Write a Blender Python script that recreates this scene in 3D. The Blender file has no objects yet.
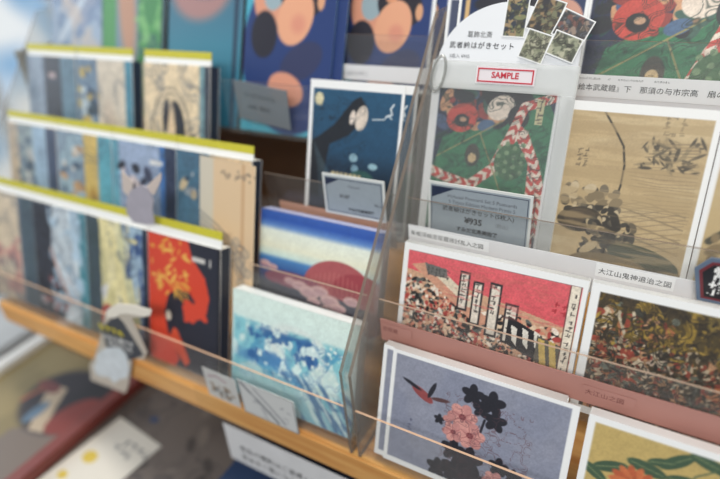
import bpy, bmesh, math, random
import numpy as np
from mathutils import Matrix, Vector, Euler

random.seed(4)
S = bpy.context.scene
COL = S.collection
ZO = 1.232                      # height of the eye above the floor; millimetre coordinates below are measured from it
def P(x, y, z): return Vector((x/1000.0, y/1000.0, z/1000.0 + ZO))

# ------------------------------------------------------------------ camera
cam_d = bpy.data.cameras.new('camera'); cam = bpy.data.objects.new('camera', cam_d); COL.objects.link(cam)
Rm = np.array([[0.8630, 0.4972, -0.0831], [0.1922, -0.4770, -0.8576], [-0.4660, 0.7244, -0.5078]])
u_, _, v_ = np.linalg.svd(Rm); Rm = u_ @ v_
cr, cd, cf = Vector(Rm[0]), Vector(Rm[1]), Vector(Rm[2])
m3 = Matrix((cr, -cd, -cf)).transposed()
cam.matrix_world = Matrix.Translation(P(0, 0, 0)) @ m3.to_4x4()
cam_d.sensor_width = 36.0; cam_d.lens = 28.0; cam_d.clip_start = 0.01; cam_d.clip_end = 60
cam_d.dof.use_dof = True; cam_d.dof.focus_distance = 0.435; cam_d.dof.aperture_fstop = 2.1
S.camera = cam

# ------------------------------------------------------------------ world, lights, exposure
W = bpy.data.worlds.new('daylight'); S.world = W; W.use_nodes = True
bg = W.node_tree.nodes['Background']
bg.inputs[0].default_value = (0.84, 0.93, 1.0, 1); bg.inputs[1].default_value = 0.5
def area(name, loc, target, sx, sy, power, color):
    d = bpy.data.lights.new(name, 'AREA'); d.shape = 'RECTANGLE'; d.size = sx; d.size_y = sy
    d.energy = power; d.color = color
    o = bpy.data.objects.new(name, d); COL.objects.link(o); o.location = loc
    o.rotation_euler = (Vector(target) - Vector(loc)).to_track_quat('-Z', 'Y').to_euler()
    return o
area('ceiling_lamp_light', (-0.2, 0.52, 2.6), (-0.25, 0.38, 0.8), 0.75, 0.25, 25.0, (1.0, 0.95, 0.87))
area('front_fill_light', (0.35, -1.7, 2.5), (-0.2, 0.4, 0.95), 1.3, 0.5, 50.0, (1.0, 0.97, 0.92))  # unseen soft fill added behind the camera to brighten upright faces
area('window_light', (-2.3, 0.0, 1.7), (-0.3, 0.4, 1.0), 1.2, 1.4, 16.0, (0.86, 0.94, 1.0))
S.view_settings.view_transform = 'Standard'; S.view_settings.look = 'None'
S.view_settings.gamma = 1.0; S.view_settings.use_curve_mapping = False; S.view_settings.exposure = -0.36

# ------------------------------------------------------------------ materials
def s2l(c):
    c = np.asarray(c, float)/255.0
    return np.where(c <= 0.04045, c/12.92, ((c+0.055)/1.055)**2.4)
def lin(c): return tuple(float(x) for x in s2l(c)) + (1.0,)
MATS = {}
def mat(name, c, rough=0.5, noise=0.0, scale=60.0, spec=0.5, metal=0.0):
    if name in MATS: return MATS[name]
    m = bpy.data.materials.new(name); m.use_nodes = True; nt = m.node_tree; b = nt.nodes['Principled BSDF']
    b.inputs['Roughness'].default_value = rough; b.inputs['Metallic'].default_value = metal
    b.inputs['Specular IOR Level'].default_value = spec
    if noise:
        t = nt.nodes.new('ShaderNodeTexCoord'); n = nt.nodes.new('ShaderNodeTexNoise'); r = nt.nodes.new('ShaderNodeValToRGB')
        n.inputs['Scale'].default_value = scale; n.inputs['Detail'].default_value = 5
        nt.links.new(t.outputs['Object'], n.inputs['Vector']); nt.links.new(n.outputs[0], r.inputs[0])
        l = lin(c); r.color_ramp.elements[0].position = .3; r.color_ramp.elements[1].position = .7
        r.color_ramp.elements[0].color = tuple(x*(1-noise) for x in l[:3])+(1,)
        r.color_ramp.elements[1].color = tuple(min(1, x*(1+noise)) for x in l[:3])+(1,)
        nt.links.new(r.outputs[0], b.inputs['Base Color'])
    else: b.inputs['Base Color'].default_value = lin(c)
    MATS[name] = m; return m
def print_mat(name, rough, spec):
    m = bpy.data.materials.new(name); m.use_nodes = True; nt = m.node_tree; b = nt.nodes['Principled BSDF']
    a = nt.nodes.new('ShaderNodeVertexColor'); a.layer_name = 'ink'
    n = nt.nodes.new('ShaderNodeTexNoise'); n.inputs['Scale'].default_value = 900; n.inputs['Detail'].default_value = 2
    t = nt.nodes.new('ShaderNodeTexCoord'); nt.links.new(t.outputs['Object'], n.inputs['Vector'])
    mp = nt.nodes.new('ShaderNodeMapRange'); mp.inputs[3].default_value = .97; mp.inputs[4].default_value = 1.03
    nt.links.new(n.outputs[0], mp.inputs[0])
    x = nt.nodes.new('ShaderNodeMix'); x.data_type = 'RGBA'; x.blend_type = 'MULTIPLY'; x.inputs[0].default_value = 1
    nt.links.new(a.outputs[0], x.inputs[6]); nt.links.new(mp.outputs[0], x.inputs[7])
    nt.links.new(x.outputs[2], b.inputs['Base Color'])
    b.inputs['Roughness'].default_value = rough; b.inputs['Specular IOR Level'].default_value = spec
    MATS[name] = m; return m
PRINT = print_mat('printed_card', 0.42, 0.45)
COVER = print_mat('printed_cover', 0.35, 0.5)
def acrylic(name, tint, film=0.0, filmcol=(255, 255, 255), gloss_rough=0.08, f0=0.05):
    m = bpy.data.materials.new(name); m.use_nodes = True; nt = m.node_tree; nt.nodes.clear()
    o = nt.nodes.new('ShaderNodeOutputMaterial'); tr = nt.nodes.new('ShaderNodeBsdfTransparent'); tr.inputs[0].default_value = tuple(tint)+(1,)
    g = nt.nodes.new('ShaderNodeBsdfGlossy'); g.inputs['Roughness'].default_value = gloss_rough
    df = nt.nodes.new('ShaderNodeBsdfDiffuse'); df.inputs[0].default_value = lin(filmcol)
    a = nt.nodes.new('ShaderNodeMixShader'); a.inputs[0].default_value = film
    nt.links.new(tr.outputs[0], a.inputs[1]); nt.links.new(df.outputs[0], a.inputs[2])
    lw = nt.nodes.new('ShaderNodeLayerWeight'); pw = nt.nodes.new('ShaderNodeMath'); pw.operation = 'POWER'; pw.inputs[1].default_value = 4.0
    ma = nt.nodes.new('ShaderNodeMath'); ma.operation = 'MULTIPLY_ADD'; ma.inputs[1].default_value = .6; ma.inputs[2].default_value = f0*.5
    nt.links.new(lw.outputs['Facing'], pw.inputs[0]); nt.links.new(pw.outputs[0], ma.inputs[0])
    b = nt.nodes.new('ShaderNodeMixShader'); nt.links.new(ma.outputs[0], b.inputs[0])
    nt.links.new(a.outputs[0], b.inputs[1]); nt.links.new(g.outputs[0], b.inputs[2]); nt.links.new(b.outputs[0], o.inputs[0])
    MATS[name] = m; return m
ACR = acrylic('clear_acrylic', (0.97, 0.97, 0.965), 0.02)
ACRS = acrylic('clear_acrylic_side', (0.95, 0.945, 0.93), 0.16, (215, 215, 212))
EDGE = acrylic('acrylic_cut_edge', (0.6, 0.55, 0.5), 0.6, (190, 165, 145), 0.2)
EDGED = acrylic('acrylic_dark_edge', (0.5, 0.48, 0.45), 0.55, (135, 122, 112), 0.15)
PINKS = acrylic('pink_strip', (0.8, 0.7, 0.68), 0.92, (186, 136, 126), 0.3)
WHITES = acrylic('white_strip', (0.9, 0.9, 0.9), 0.92, (232, 232, 234), 0.3)
PEACHS = acrylic('peach_strip', (0.85, 0.75, 0.65), 0.8, (206, 160, 138), 0.3)
SLEEVE = acrylic('clear_film', (0.97, 0.97, 0.97), 0.04, (230, 232, 232), 0.12)
SLEEVEH = acrylic('clear_film_doubled', (0.95, 0.95, 0.95), 0.36, (232, 234, 232), 0.2)
WHITE = mat('white_paper', (236, 236, 234), 0.55)
CREAMP = mat('cream_pages', (240, 238, 228), 0.6, 0.04, 400)
GREEN = mat('yellow_green_card', (196, 188, 52), 0.5, 0.05, 200)
INK = mat('black_ink', (40, 42, 48), 0.6)
GREYINK = mat('grey_ink', (95, 98, 104), 0.6)
TAGGREY = mat('grey_tag_card', (150, 160, 168), 0.5, 0.03, 200)
TAGWHITE = mat('tag_border', (216, 218, 216), 0.5)
NAVY = mat('navy_ink', (30, 42, 70), 0.5)
RED = mat('red_ink', (190, 40, 60), 0.5)
WOOD_D = mat('dark_back_board', (74, 56, 46), 0.6, 0.25, 12)
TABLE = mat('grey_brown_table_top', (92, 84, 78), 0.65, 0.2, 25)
WALLM = mat('painted_wall', (205, 210, 214), 0.8, 0.04, 8)
FLOORM = mat('floor_vinyl', (140, 130, 120), 0.5, 0.1, 6)
def wood_mat():
    m = bpy.data.materials.new('golden_wood'); m.use_nodes = True; nt = m.node_tree; b = nt.nodes['Principled BSDF']
    t = nt.nodes.new('ShaderNodeTexCoord'); mp = nt.nodes.new('ShaderNodeMapping'); mp.inputs['Scale'].default_value = (6, 90, 120)
    n = nt.nodes.new('ShaderNodeTexNoise'); n.inputs['Scale'].default_value = 1.6; n.inputs['Detail'].default_value = 6
    r = nt.nodes.new('ShaderNodeValToRGB'); r.color_ramp.elements[0].position = .3; r.color_ramp.elements[1].position = .75
    r.color_ramp.elements[0].color = lin((206, 140, 72)); r.color_ramp.elements[1].color = lin((242, 190, 118))
    nt.links.new(t.outputs['Object'], mp.inputs[0]); nt.links.new(mp.outputs[0], n.inputs[0]); nt.links.new(n.outputs[0], r.inputs[0])
    # board joints along the length
    sep = nt.nodes.new('ShaderNodeSeparateXYZ'); nt.links.new(t.outputs['Object'], sep.inputs[0])
    mu = nt.nodes.new('ShaderNodeMath'); mu.operation = 'MULTIPLY'; mu.inputs[1].default_value = 7.3; nt.links.new(sep.outputs[0], mu.inputs[0])
    fl = nt.nodes.new('ShaderNodeMath'); fl.operation = 'FLOOR'; nt.links.new(mu.outputs[0], fl.inputs[0])
    wn = nt.nodes.new('ShaderNodeTexWhiteNoise'); wn.noise_dimensions = '1D'; nt.links.new(fl.outputs[0], wn.inputs['W'])
    mr = nt.nodes.new('ShaderNodeMapRange'); mr.inputs[3].default_value = .82; mr.inputs[4].default_value = 1.12; nt.links.new(wn.outputs[0], mr.inputs[0])
    x = nt.nodes.new('ShaderNodeMix'); x.data_type = 'RGBA'; x.blend_type = 'MULTIPLY'; x.inputs[0].default_value = 1
    nt.links.new(r.outputs[0], x.inputs[6]); nt.links.new(mr.outputs[0], x.inputs[7]); nt.links.new(x.outputs[2], b.inputs['Base Color'])
    b.inputs['Roughness'].default_value = .4; return m
WOOD = wood_mat()

# ------------------------------------------------------------------ mesh helpers
def link(name, me, m=None, parent=None):
    o = bpy.data.objects.new(name, me); COL.objects.link(o)
    if m is not None:
        for x in (m if isinstance(m, (list, tuple)) else [m]): me.materials.append(x)
    if parent is not None: o.parent = parent
    return o
def tag(o, label, cat=None, group=None, kind=None):
    o['label'] = label
    if cat: o['category'] = cat
    if group: o['group'] = group
    if kind: o['kind'] = kind
    return o
def empty(name, loc=(0, 0, 0), rot=None):
    o = bpy.data.objects.new(name, None); COL.objects.link(o); o.location = loc; o.empty_display_size = .02
    if rot is not None: o.rotation_euler = rot
    return o
def bm_box(bm, lo, hi, mi=0):
    x0, y0, z0 = lo; x1, y1, z1 = hi
    v = [bm.verts.new(c) for c in ((x0,y0,z0),(x1,y0,z0),(x1,y1,z0),(x0,y1,z0),(x0,y0,z1),(x1,y0,z1),(x1,y1,z1),(x0,y1,z1))]
    fs = [bm.faces.new([v[i] for i in q]) for q in ((3,2,1,0),(4,5,6,7),(0,1,5,4),(1,2,6,5),(2,3,7,6),(3,0,4,7))]
    for f in fs: f.material_index = mi
    return v, fs
def box(name, lo, hi, m, parent=None, bevel=0.0, seg=2):
    bm = bmesh.new(); bm_box(bm, lo, hi)
    if bevel: bmesh.ops.bevel(bm, geom=bm.edges[:], offset=bevel, segments=seg, affect='EDGES')
    me = bpy.data.meshes.new(name); bm.to_mesh(me); bm.free()
    return link(name, me, m, parent)
def boxmm(name, lo, hi, m, parent=None, bevel=0.0):   # world millimetres
    return box(name, P(*lo), P(*hi), m, parent, bevel)
def prism(name, pts, depth, m, parent=None, bevel=0.0, edge_m=None):
    """polygon pts in local x,y extruded from z=0 to z=depth"""
    bm = bmesh.new()
    a = [bm.verts.new((x, y, 0)) for x, y in pts]; b = [bm.verts.new((x, y, depth)) for x, y in pts]
    area2 = sum(pts[i][0]*pts[(i+1) % len(pts)][1]-pts[(i+1) % len(pts)][0]*pts[i][1] for i in range(len(pts)))
    bm.faces.new(b if area2 > 0 else b[::-1]); bm.faces.new(a[::-1] if area2 > 0 else a)
    n = len(pts)
    for i in range(n):
        j = (i+1) % n
        f = bm.faces.new((a[i], a[j], b[j], b[i])); f.material_index = 1 if edge_m else 0
    bmesh.ops.recalc_face_normals(bm, faces=bm.faces[:])
    me = bpy.data.meshes.new(name); bm.to_mesh(me); bm.free()
    return link(name, me, [m, edge_m] if edge_m else m, parent)
def place(o, x, y, z, lean=0.0, roll=0.0, yaw=0.0):
    """stand a thing whose front is local +z and top local +y at world millimetres, leaning back"""
    R = Matrix.Rotation(math.radians(yaw), 4, 'Z') @ Matrix.Rotation(math.radians(90-lean), 4, 'X') @ Matrix.Rotation(math.radians(roll), 4, 'Z')
    o.location = P(x, y, z); o.rotation_euler = R.to_euler(); return o
def text(body, size, m, parent, x, y, z, align='LEFT', name='lettering', rotz=0.0, sx=1.0, bold=0.0, sp=1.0):
    c = bpy.data.curves.new(name, 'FONT'); c.body = body; c.size = size/1000.0; c.align_x = align; c.align_y = 'CENTER'
    c.resolution_u = 2; c.space_character = sp; c.offset = bold/1000.0
    t = bpy.data.objects.new(name, c); COL.objects.link(t)
    bpy.context.view_layer.update()
    me = bpy.data.meshes.new_from_object(t.evaluated_get(bpy.context.evaluated_depsgraph_get()))
    bpy.data.objects.remove(t); bpy.data.curves.remove(c)
    me.name = name; me.materials.clear()
    o = link(name, me, m, parent); o.location = (x/1000, y/1000, z/1000); o.rotation_euler = (0, 0, math.radians(rotz)); o.scale = (sx, 1, 1)
    return o

# ------------------------------------------------------------------ a small painter for printed surfaces (mm, y up)
def vnoise(X, Y, seed):
    xi = np.floor(X).astype(int); yi = np.floor(Y).astype(int); fx = X-xi; fy = Y-yi
    fx = fx*fx*(3-2*fx); fy = fy*fy*(3-2*fy)
    def h(a, b):
        n = (a*374761393 + b*668265263 + seed*974711) & 0xffffffff
        n = ((n ^ (n >> 13))*1274126177) & 0xffffffff
        return ((n ^ (n >> 16)) & 0xffff)/65535.0
    return (h(xi, yi)*(1-fx)+h(xi+1, yi)*fx)*(1-fy)+(h(xi, yi+1)*(1-fx)+h(xi+1, yi+1)*fx)*fy
class Art:
    def __init__(s, w, h, c=(255, 255, 255), res=1.0, seed=1):
        s.w, s.h, s.res = w, h, res
        s.nx, s.ny = max(2, int(round(w/res))), max(2, int(round(h/res)))
        s.X, s.Y = np.meshgrid(np.linspace(0, w, s.nx+1), np.linspace(0, h, s.ny+1))
        s.C = np.ones(s.X.shape+(3,))*np.array(c, float); s.seed = seed; s.rng = random.Random(seed)
    def mix(s, a, c):
        a = np.clip(a, 0, 1)[..., None]; s.C = s.C*(1-a)+np.array(c, float)*a; return s
    def fbm(s, sc, seed, oct=3, asp=1.0, rot=0.0):
        c, n = math.cos(rot), math.sin(rot); x = (s.X*c+s.Y*n)/sc; y = (-s.X*n+s.Y*c)/sc*asp
        t = 0; a = .5; tot = 0
        for k in range(oct): t = t+a*vnoise(x*2**k, y*2**k, seed+k*17); tot += a; a *= .5
        return t/tot
    def ygrad(s, stops, amt=1.0):
        ys = [p[0] for p in stops]; g = np.stack([np.interp(s.Y, ys, [p[1][k] for p in stops]) for k in range(3)], -1)
        s.C = s.C*(1-amt)+g*amt; return s
    def rect(s, x0, y0, x1, y1, c, a=1.0):
        d = np.minimum(np.minimum(s.X-x0, x1-s.X), np.minimum(s.Y-y0, y1-s.Y)); return s.mix((d/s.res+.5)*a if a == 1 else np.clip(d/s.res+.5, 0, 1)*a, c)
    def ell(s, x, y, rx, ry, c, rot=0.0, a=1.0, soft=1.0):
        r = math.radians(rot); dx, dy = s.X-x, s.Y-y; u = (dx*math.cos(r)+dy*math.sin(r))/rx; v = (-dx*math.sin(r)+dy*math.cos(r))/ry
        q = np.sqrt(u*u+v*v); d = (1-q)*min(rx, ry); return s.mix(np.clip(d/(s.res*soft)+.5, 0, 1)*a, c)
    def poly(s, pts, c, a=1.0):
        ins = np.zeros(s.X.shape, bool); n = len(pts)
        for i in range(n):
            (x0, y0), (x1, y1) = pts[i], pts[(i+1) % n]
            if y0 == y1: continue
            k = ((y0 > s.Y) != (y1 > s.Y)) & (s.X < (x1-x0)*(s.Y-y0)/(y1-y0)+x0); ins ^= k
        return s.mix(ins*a, c)
    def dist(s, pts):
        D = np.full(s.X.shape, 1e9); T = np.zeros(s.X.shape); L = 0
        for (x0, y0), (x1, y1) in zip(pts[:-1], pts[1:]):
            dx, dy = x1-x0, y1-y0; l = math.hypot(dx, dy)+1e-9
            t = np.clip(((s.X-x0)*dx+(s.Y-y0)*dy)/l/l, 0, 1); d = np.hypot(s.X-x0-t*dx, s.Y-y0-t*dy)
            k = d < D; D = np.where(k, d, D); T = np.where(k, L+t*l, T); L += l
        return D, T
    def stroke(s, pts, wd, c, a=1.0):
        D, T = s.dist(pts); return s.mix(np.clip((wd/2-D)/s.res+.5, 0, 1)*a, c)
    def braid(s, pts, wd, c0, c1, pitch=7.0):
        D, T = s.dist(pts); a = np.clip((wd/2-D)/s.res+.5, 0, 1); s.mix(a, c0)
        return s.mix(a*(((T+D*1.1) % pitch) < pitch*.48), c1)
    def blotch(s, sc, thr, c, seed, soft=.04, box=None, a=1.0, asp=1.0, rot=0.0, oct=3):
        k = np.clip((s.fbm(sc, seed, oct, asp, rot)-thr)/soft+.5, 0, 1)*a
        if box is not None:
            x0, y0, x1, y1 = box; e = 4.0
            d = np.minimum(np.minimum(s.X-x0, x1-s.X), np.minimum(s.Y-y0, y1-s.Y)); k = k*np.clip(d/e+.5, 0, 1)
        return s.mix(k, c)
    def specks(s, n, bx, cols, r0, r1, el=2.2):
        x0, y0, x1, y1 = bx; g = s.rng
        for _ in range(n):
            x, y = g.uniform(x0, x1), g.uniform(y0, y1); r = g.uniform(r0, r1); q = r*g.uniform(1, el)
            i0, i1 = int(max(0, (x-q-1)/s.w*s.nx)), int(min(s.nx+1, (x+q+1)/s.w*s.nx+2)); j0, j1 = int(max(0, (y-q-1)/s.h*s.ny)), int(min(s.ny+1, (y+q+1)/s.h*s.ny+2))
            if i1 <= i0 or j1 <= j0: continue
            dx, dy = s.X[j0:j1, i0:i1]-x, s.Y[j0:j1, i0:i1]-y; t = g.uniform(0, math.pi)
            u = (dx*math.cos(t)+dy*math.sin(t))/q; v = (-dx*math.sin(t)+dy*math.cos(t))/r
            a = np.clip((1-np.sqrt(u*u+v*v))*r/s.res+.5, 0, 1)[..., None]
            s.C[j0:j1, i0:i1] = s.C[j0:j1, i0:i1]*(1-a)+np.array(g.choice(cols), float)*a
        return s
    def ticks(s, x, y, cols, rows, sz, c, a=.8):
        g = s.rng
        for i in range(cols):
            for j in range(rows):
                if g.random() < .12: continue
                cx, cy = x+i*sz*1.6, y-j*sz*1.25
                for _ in range(3):
                    px, py = cx+g.uniform(-.4, .4)*sz, cy+g.uniform(-.4, .4)*sz
                    if g.random() < .5: s.stroke([(px-.35*sz, py), (px+.35*sz, py+.05*sz)], .16*sz+.2, c, a)
                    else: s.stroke([(px, py-.4*sz), (px+.1*sz, py+.35*sz)], .16*sz+.2, c, a)
        return s
    def grain(s, amt, sc=1.2, seed=77):
        n = s.fbm(sc, seed, 2)-.5; m = s.fbm(sc*5, seed+3, 2)-.5
        s.C = np.clip(s.C*(1+(n*2+m)[..., None]*amt), 0, 255); return s
    def lines(s, sc, wd, c, seed, a=.8, box=None, asp=1.0, rot=0.0, lv=(.5,)):
        n = s.fbm(sc, seed, 2, asp, rot); k = np.zeros(s.X.shape)
        for l in lv: k = np.maximum(k, np.clip((wd-np.abs(n-l))/.02+.5, 0, 1))
        if box is not None: k = k*((s.X > box[0]) & (s.X < box[2]) & (s.Y > box[1]) & (s.Y < box[3]))
        return s.mix(k*a, c)
    def margin(s, l, b=None, r=None, t=None, c=(238, 239, 239)):
        b = l if b is None else b; r = l if r is None else r; t = l if t is None else t
        d = np.minimum(np.minimum(s.X-l, s.w-r-s.X), np.minimum(s.Y-b, s.h-t-s.Y))
        return s.mix(np.clip(-d/s.res+.5, 0, 1), c)
def printed(name, art, t, m=None, parent=None, side=(236, 236, 234), back=(236, 236, 234)):
    """one box: front face a fine grid carrying the printed ink, local x right, y up, front at z=t (mm)"""
    nx, ny = art.nx, art.ny; k = 0.001
    V = np.stack([art.X.ravel()*k, art.Y.ravel()*k, np.full(art.X.size, t*k)], -1)
    idx = np.arange((nx+1)*(ny+1)).reshape(ny+1, nx+1)
    F = np.stack([idx[:-1, :-1], idx[:-1, 1:], idx[1:, 1:], idx[1:, :-1]], -1).reshape(-1, 4)
    n0 = len(V); w, h = art.w*k, art.h*k; T = t*k
    ex = np.array([(0,0,0),(w,0,0),(w,h,0),(0,h,0),(0,0,T),(w,0,T),(w,h,T),(0,h,T)])
    V = np.concatenate([V, ex]); q = np.array([(3,2,1,0),(0,1,5,4),(1,2,6,5),(2,3,7,6),(3,0,4,7)])+n0
    F = np.concatenate([F, q])
    me = bpy.data.meshes.new(name)
    me.vertices.add(len(V)); me.vertices.foreach_set('co', V.ravel())
    me.loops.add(F.size); me.loops.foreach_set('vertex_index', F.ravel().astype(np.int32))
    me.polygons.add(len(F)); me.polygons.foreach_set('loop_start', np.arange(0, F.size, 4, dtype=np.int32))
    me.update(calc_edges=True); me.validate()
    at = me.color_attributes.new('ink', 'FLOAT_COLOR', 'POINT')
    C = np.ones((len(V), 4)); ac = art.C.reshape(-1, 3); C[:n0, :3] = s2l(np.clip(ac*.88+ac.mean(1, keepdims=True)*.09, 0, 255)); C[n0:, :3] = s2l(side)
    at.data.foreach_set('color', C.ravel())
    return link(name, me, m or PRINT, parent)
def copy_tree(o):
    c = o.copy(); COL.objects.link(c)
    for ch in list(o.children):
        d = ch.copy(); COL.objects.link(d); d.parent = c
        for g in list(ch.children):
            e = g.copy(); COL.objects.link(e); e.parent = d
    return c

# ================================================================== the setting
def struct(o, label=None):
    o['kind'] = 'structure'
    if label: o['label'] = label
    return o
struct(box('floor', (-3.2, -2.2, -.1), (2.4, 2.0, 0), FLOORM))
struct(box('wall_back', (-3.2, 1.9, 0), (2.4, 2.0, 3.0), WALLM))
# left wall with a tall bright shop window
WX = -2.9
wl = struct(box('wall_left', (WX-.1, -2.2, 0), (WX, 0.2, 3.0), WALLM))
wf = struct(empty('window_1', (WX, 1.05, 0)))
fm = mat('white_window_frame', (235, 238, 240), .4)
for nm, lo, hi in (('window_sill', (-.12, -.85, 0), (.06, .85, .12)), ('window_head', (-.1, -.85, 2.85), (.03, .85, 3.0)),
                   ('window_jamb', (-.1, -.85, .12), (.03, -.78, 2.85)), ('window_jamb', (-.1, .78, .12), (.03, .85, 2.85)),
                   ('mullion', (-.08, -.14, .12), (.02, -.08, 2.85)), ('mullion', (-.08, .33, .12), (.02, .39, 2.85))):
    box(nm, lo, hi, fm, wf)
def glow_mat():
    m = bpy.data.materials.new('daylit_window_pane'); m.use_nodes = True; nt = m.node_tree; nt.nodes.clear()
    o = nt.nodes.new('ShaderNodeOutputMaterial'); e = nt.nodes.new('ShaderNodeEmission'); t = nt.nodes.new('ShaderNodeTexCoord')
    n = nt.nodes.new('ShaderNodeTexNoise'); n.inputs['Scale'].default_value = 3.2; n.inputs['Detail'].default_value = 1
    r = nt.nodes.new('ShaderNodeValToRGB'); r.color_ramp.elements[0].position = .38; r.color_ramp.elements[1].position = .6
    r.color_ramp.elements[0].color = lin((150, 190, 225)); r.color_ramp.elements[1].color = lin((245, 250, 252))
    nt.links.new(t.outputs['Object'], n.inputs[0]); nt.links.new(n.outputs[0], r.inputs[0]); nt.links.new(r.outputs[0], e.inputs[0])
    e.inputs[1].default_value = 1.15; nt.links.new(e.outputs[0], o.inputs[0]); return m
box('window_pane', (-.05, -.78, .12), (-.04, .78, 2.85), glow_mat(), wf)

# ================================================================== display stand: lower table, wooden shelf, back board
st = empty('display_stand', P(-250, 450, -1232)); tag(st, 'wooden shop display stand with golden front edge under the card racks', 'display stand')
def part(name, lo, hi, m, bevel=0.0):
    o = boxmm(name, lo, hi, m, None, bevel); o.parent = st; o.matrix_parent_inverse = st.matrix_basis.inverted(); return o
bpy.context.view_layer.update()
SHELF = -432
part('shelf_board', (-786, 290, SHELF-30), (420, 640, SHELF), WOOD, .001)
part('front_edge', (-790, 274.5, SHELF-33), (420, 289.8, SHELF), WOOD, .002)
part('back_board', (-815, 641, -1232), (420, 655, 60), WOOD_D)
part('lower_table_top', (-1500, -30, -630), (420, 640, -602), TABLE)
for x in (-1460, 380):
    for y in (0, 600): part('leg', (x-25, y-25, -1232), (x+25, y+25, -630), WOOD_D)
part('shelf_bracket', (-770, 600, -602), (-750, 640, SHELF-30), WOOD_D); part('shelf_bracket', (380, 600, -602), (400, 640, SHELF-30), WOOD_D)

# ================================================================== acrylic racks
# (lip Y, lip top, visible strip top, floor z) for each tier
T1 = (277, -371, -425); T2 = (332, -289, -351); T3 = (394, -221, -279); T4 = (497, -107, -165); T4L = (456, -150, -208)
def lip(name, x0, x1, T, parent, edge):
    y, zt, zf = T
    bm = bmesh.new(); bm_box(bm, P(x0, y-1, zf-2), P(x1, y+1, zt), 0)
    bm.faces.ensure_lookup_table()
    for f in bm.faces:
        if f.normal.z > .9 or f.calc_center_median().z > P(0, 0, zt).z-1e-5: f.material_index = 1
    me = bpy.data.meshes.new(name); bm.to_mesh(me); bm.free()
    o = link(name, me, [ACR, edge], parent); o.matrix_parent_inverse = parent.matrix_basis.inverted(); return o
def rpart(name, lo, hi, m, parent, bevel=0):
    o = boxmm(name, lo, hi, m, None, bevel); o.parent = parent; o.matrix_parent_inverse = parent.matrix_basis.inverted(); return o
def side(x0, x1, parent):
    prof = [(277, SHELF+.5), (277, -331), (442, -137), (488, -84), (640, -84), (640, SHELF+.5)]
    pts = [P(0, y, z) for y, z in prof]; bm = bmesh.new()
    a = [bm.verts.new((x0/1000, p.y, p.z)) for p in pts]; b = [bm.verts.new((x1/1000, p.y, p.z)) for p in pts]
    bm.faces.new(a); bm.faces.new(b[::-1])
    for i in range(len(a)):
        j = (i+1) % len(a); f = bm.faces.new((a[i], b[i], b[j], a[j])); f.material_index = 1
    bmesh.ops.recalc_face_normals(bm, faces=bm.faces[:])
    me = bpy.data.meshes.new('side_panel'); bm.to_mesh(me); bm.free()
    o = link('side_panel', me, [ACRS, EDGED], parent); o.matrix_parent_inverse = parent.matrix_basis.inverted(); return o
def rack(label, x0, x1, tiers, strips):
    r = empty('card_rack', P((x0+x1)/2, 300, SHELF)); tag(r, label, 'card rack', 'acrylic card racks on the shelf')
    bpy.context.view_layer.update()
    side(x0, x0+3, r); side(x1-3, x1, r)
    for (a, b, T, edge) in tiers:
        y, zt, zf = T
        lip('front_lip', a, b, T, r, edge)
        rpart('tier_floor', (a, y+1, zf-2), (b, y+48, zf), ACR, r)
        if a != x0+3 and x0 < -700 and a != -314: rpart('tier_floor', (x0+3, y+1, zf-2), (a-1, y+48, zf), ACR, r)
    for (a, b, y, z0, z1, m) in strips:
        rpart('label_strip', (a, y-2.2, z0), (b, y-1.2, z1), m, r)
    return r
PEDGE = acrylic('acrylic_warm_edge', (0.7, 0.6, 0.5), 0.75, (222, 184, 154), 0.25)
rackR = rack('clear acrylic stepped rack on the right holding loose art postcards', -203, 290,
     [(-200, 287, T1, PEDGE), (-200, 287, T2, EDGE), (-200, 287, T3, EDGED), (-200, 287, T4, EDGED)],
     [(-199.5, 286, T2[0], -332, -308.5, PINKS), (-199.5, 286, T3[0], -276, -247, WHITES), (-94, 286, T4[0], -164, -152, WHITES)])
rackL = rack('clear acrylic stepped rack on the left holding notebooks and boxed card sets', -806, -209,
     [(-803, -212, T1, PEDGE), (-345, -212, T2, EDGE), (-361, -212, T3, EDGED), (-455, -338, T4L, EDGED), (-314, -212, T4, EDGED)],
     [(-345, -212.5, T3[0], -276, -249, PEACHS)])

rpart('end_board', (-812, 440, SHELF+.5), (-807, 640, -128), mat('grey_end_board', (150, 152, 148), .5, .05, 30), rackL)
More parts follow.
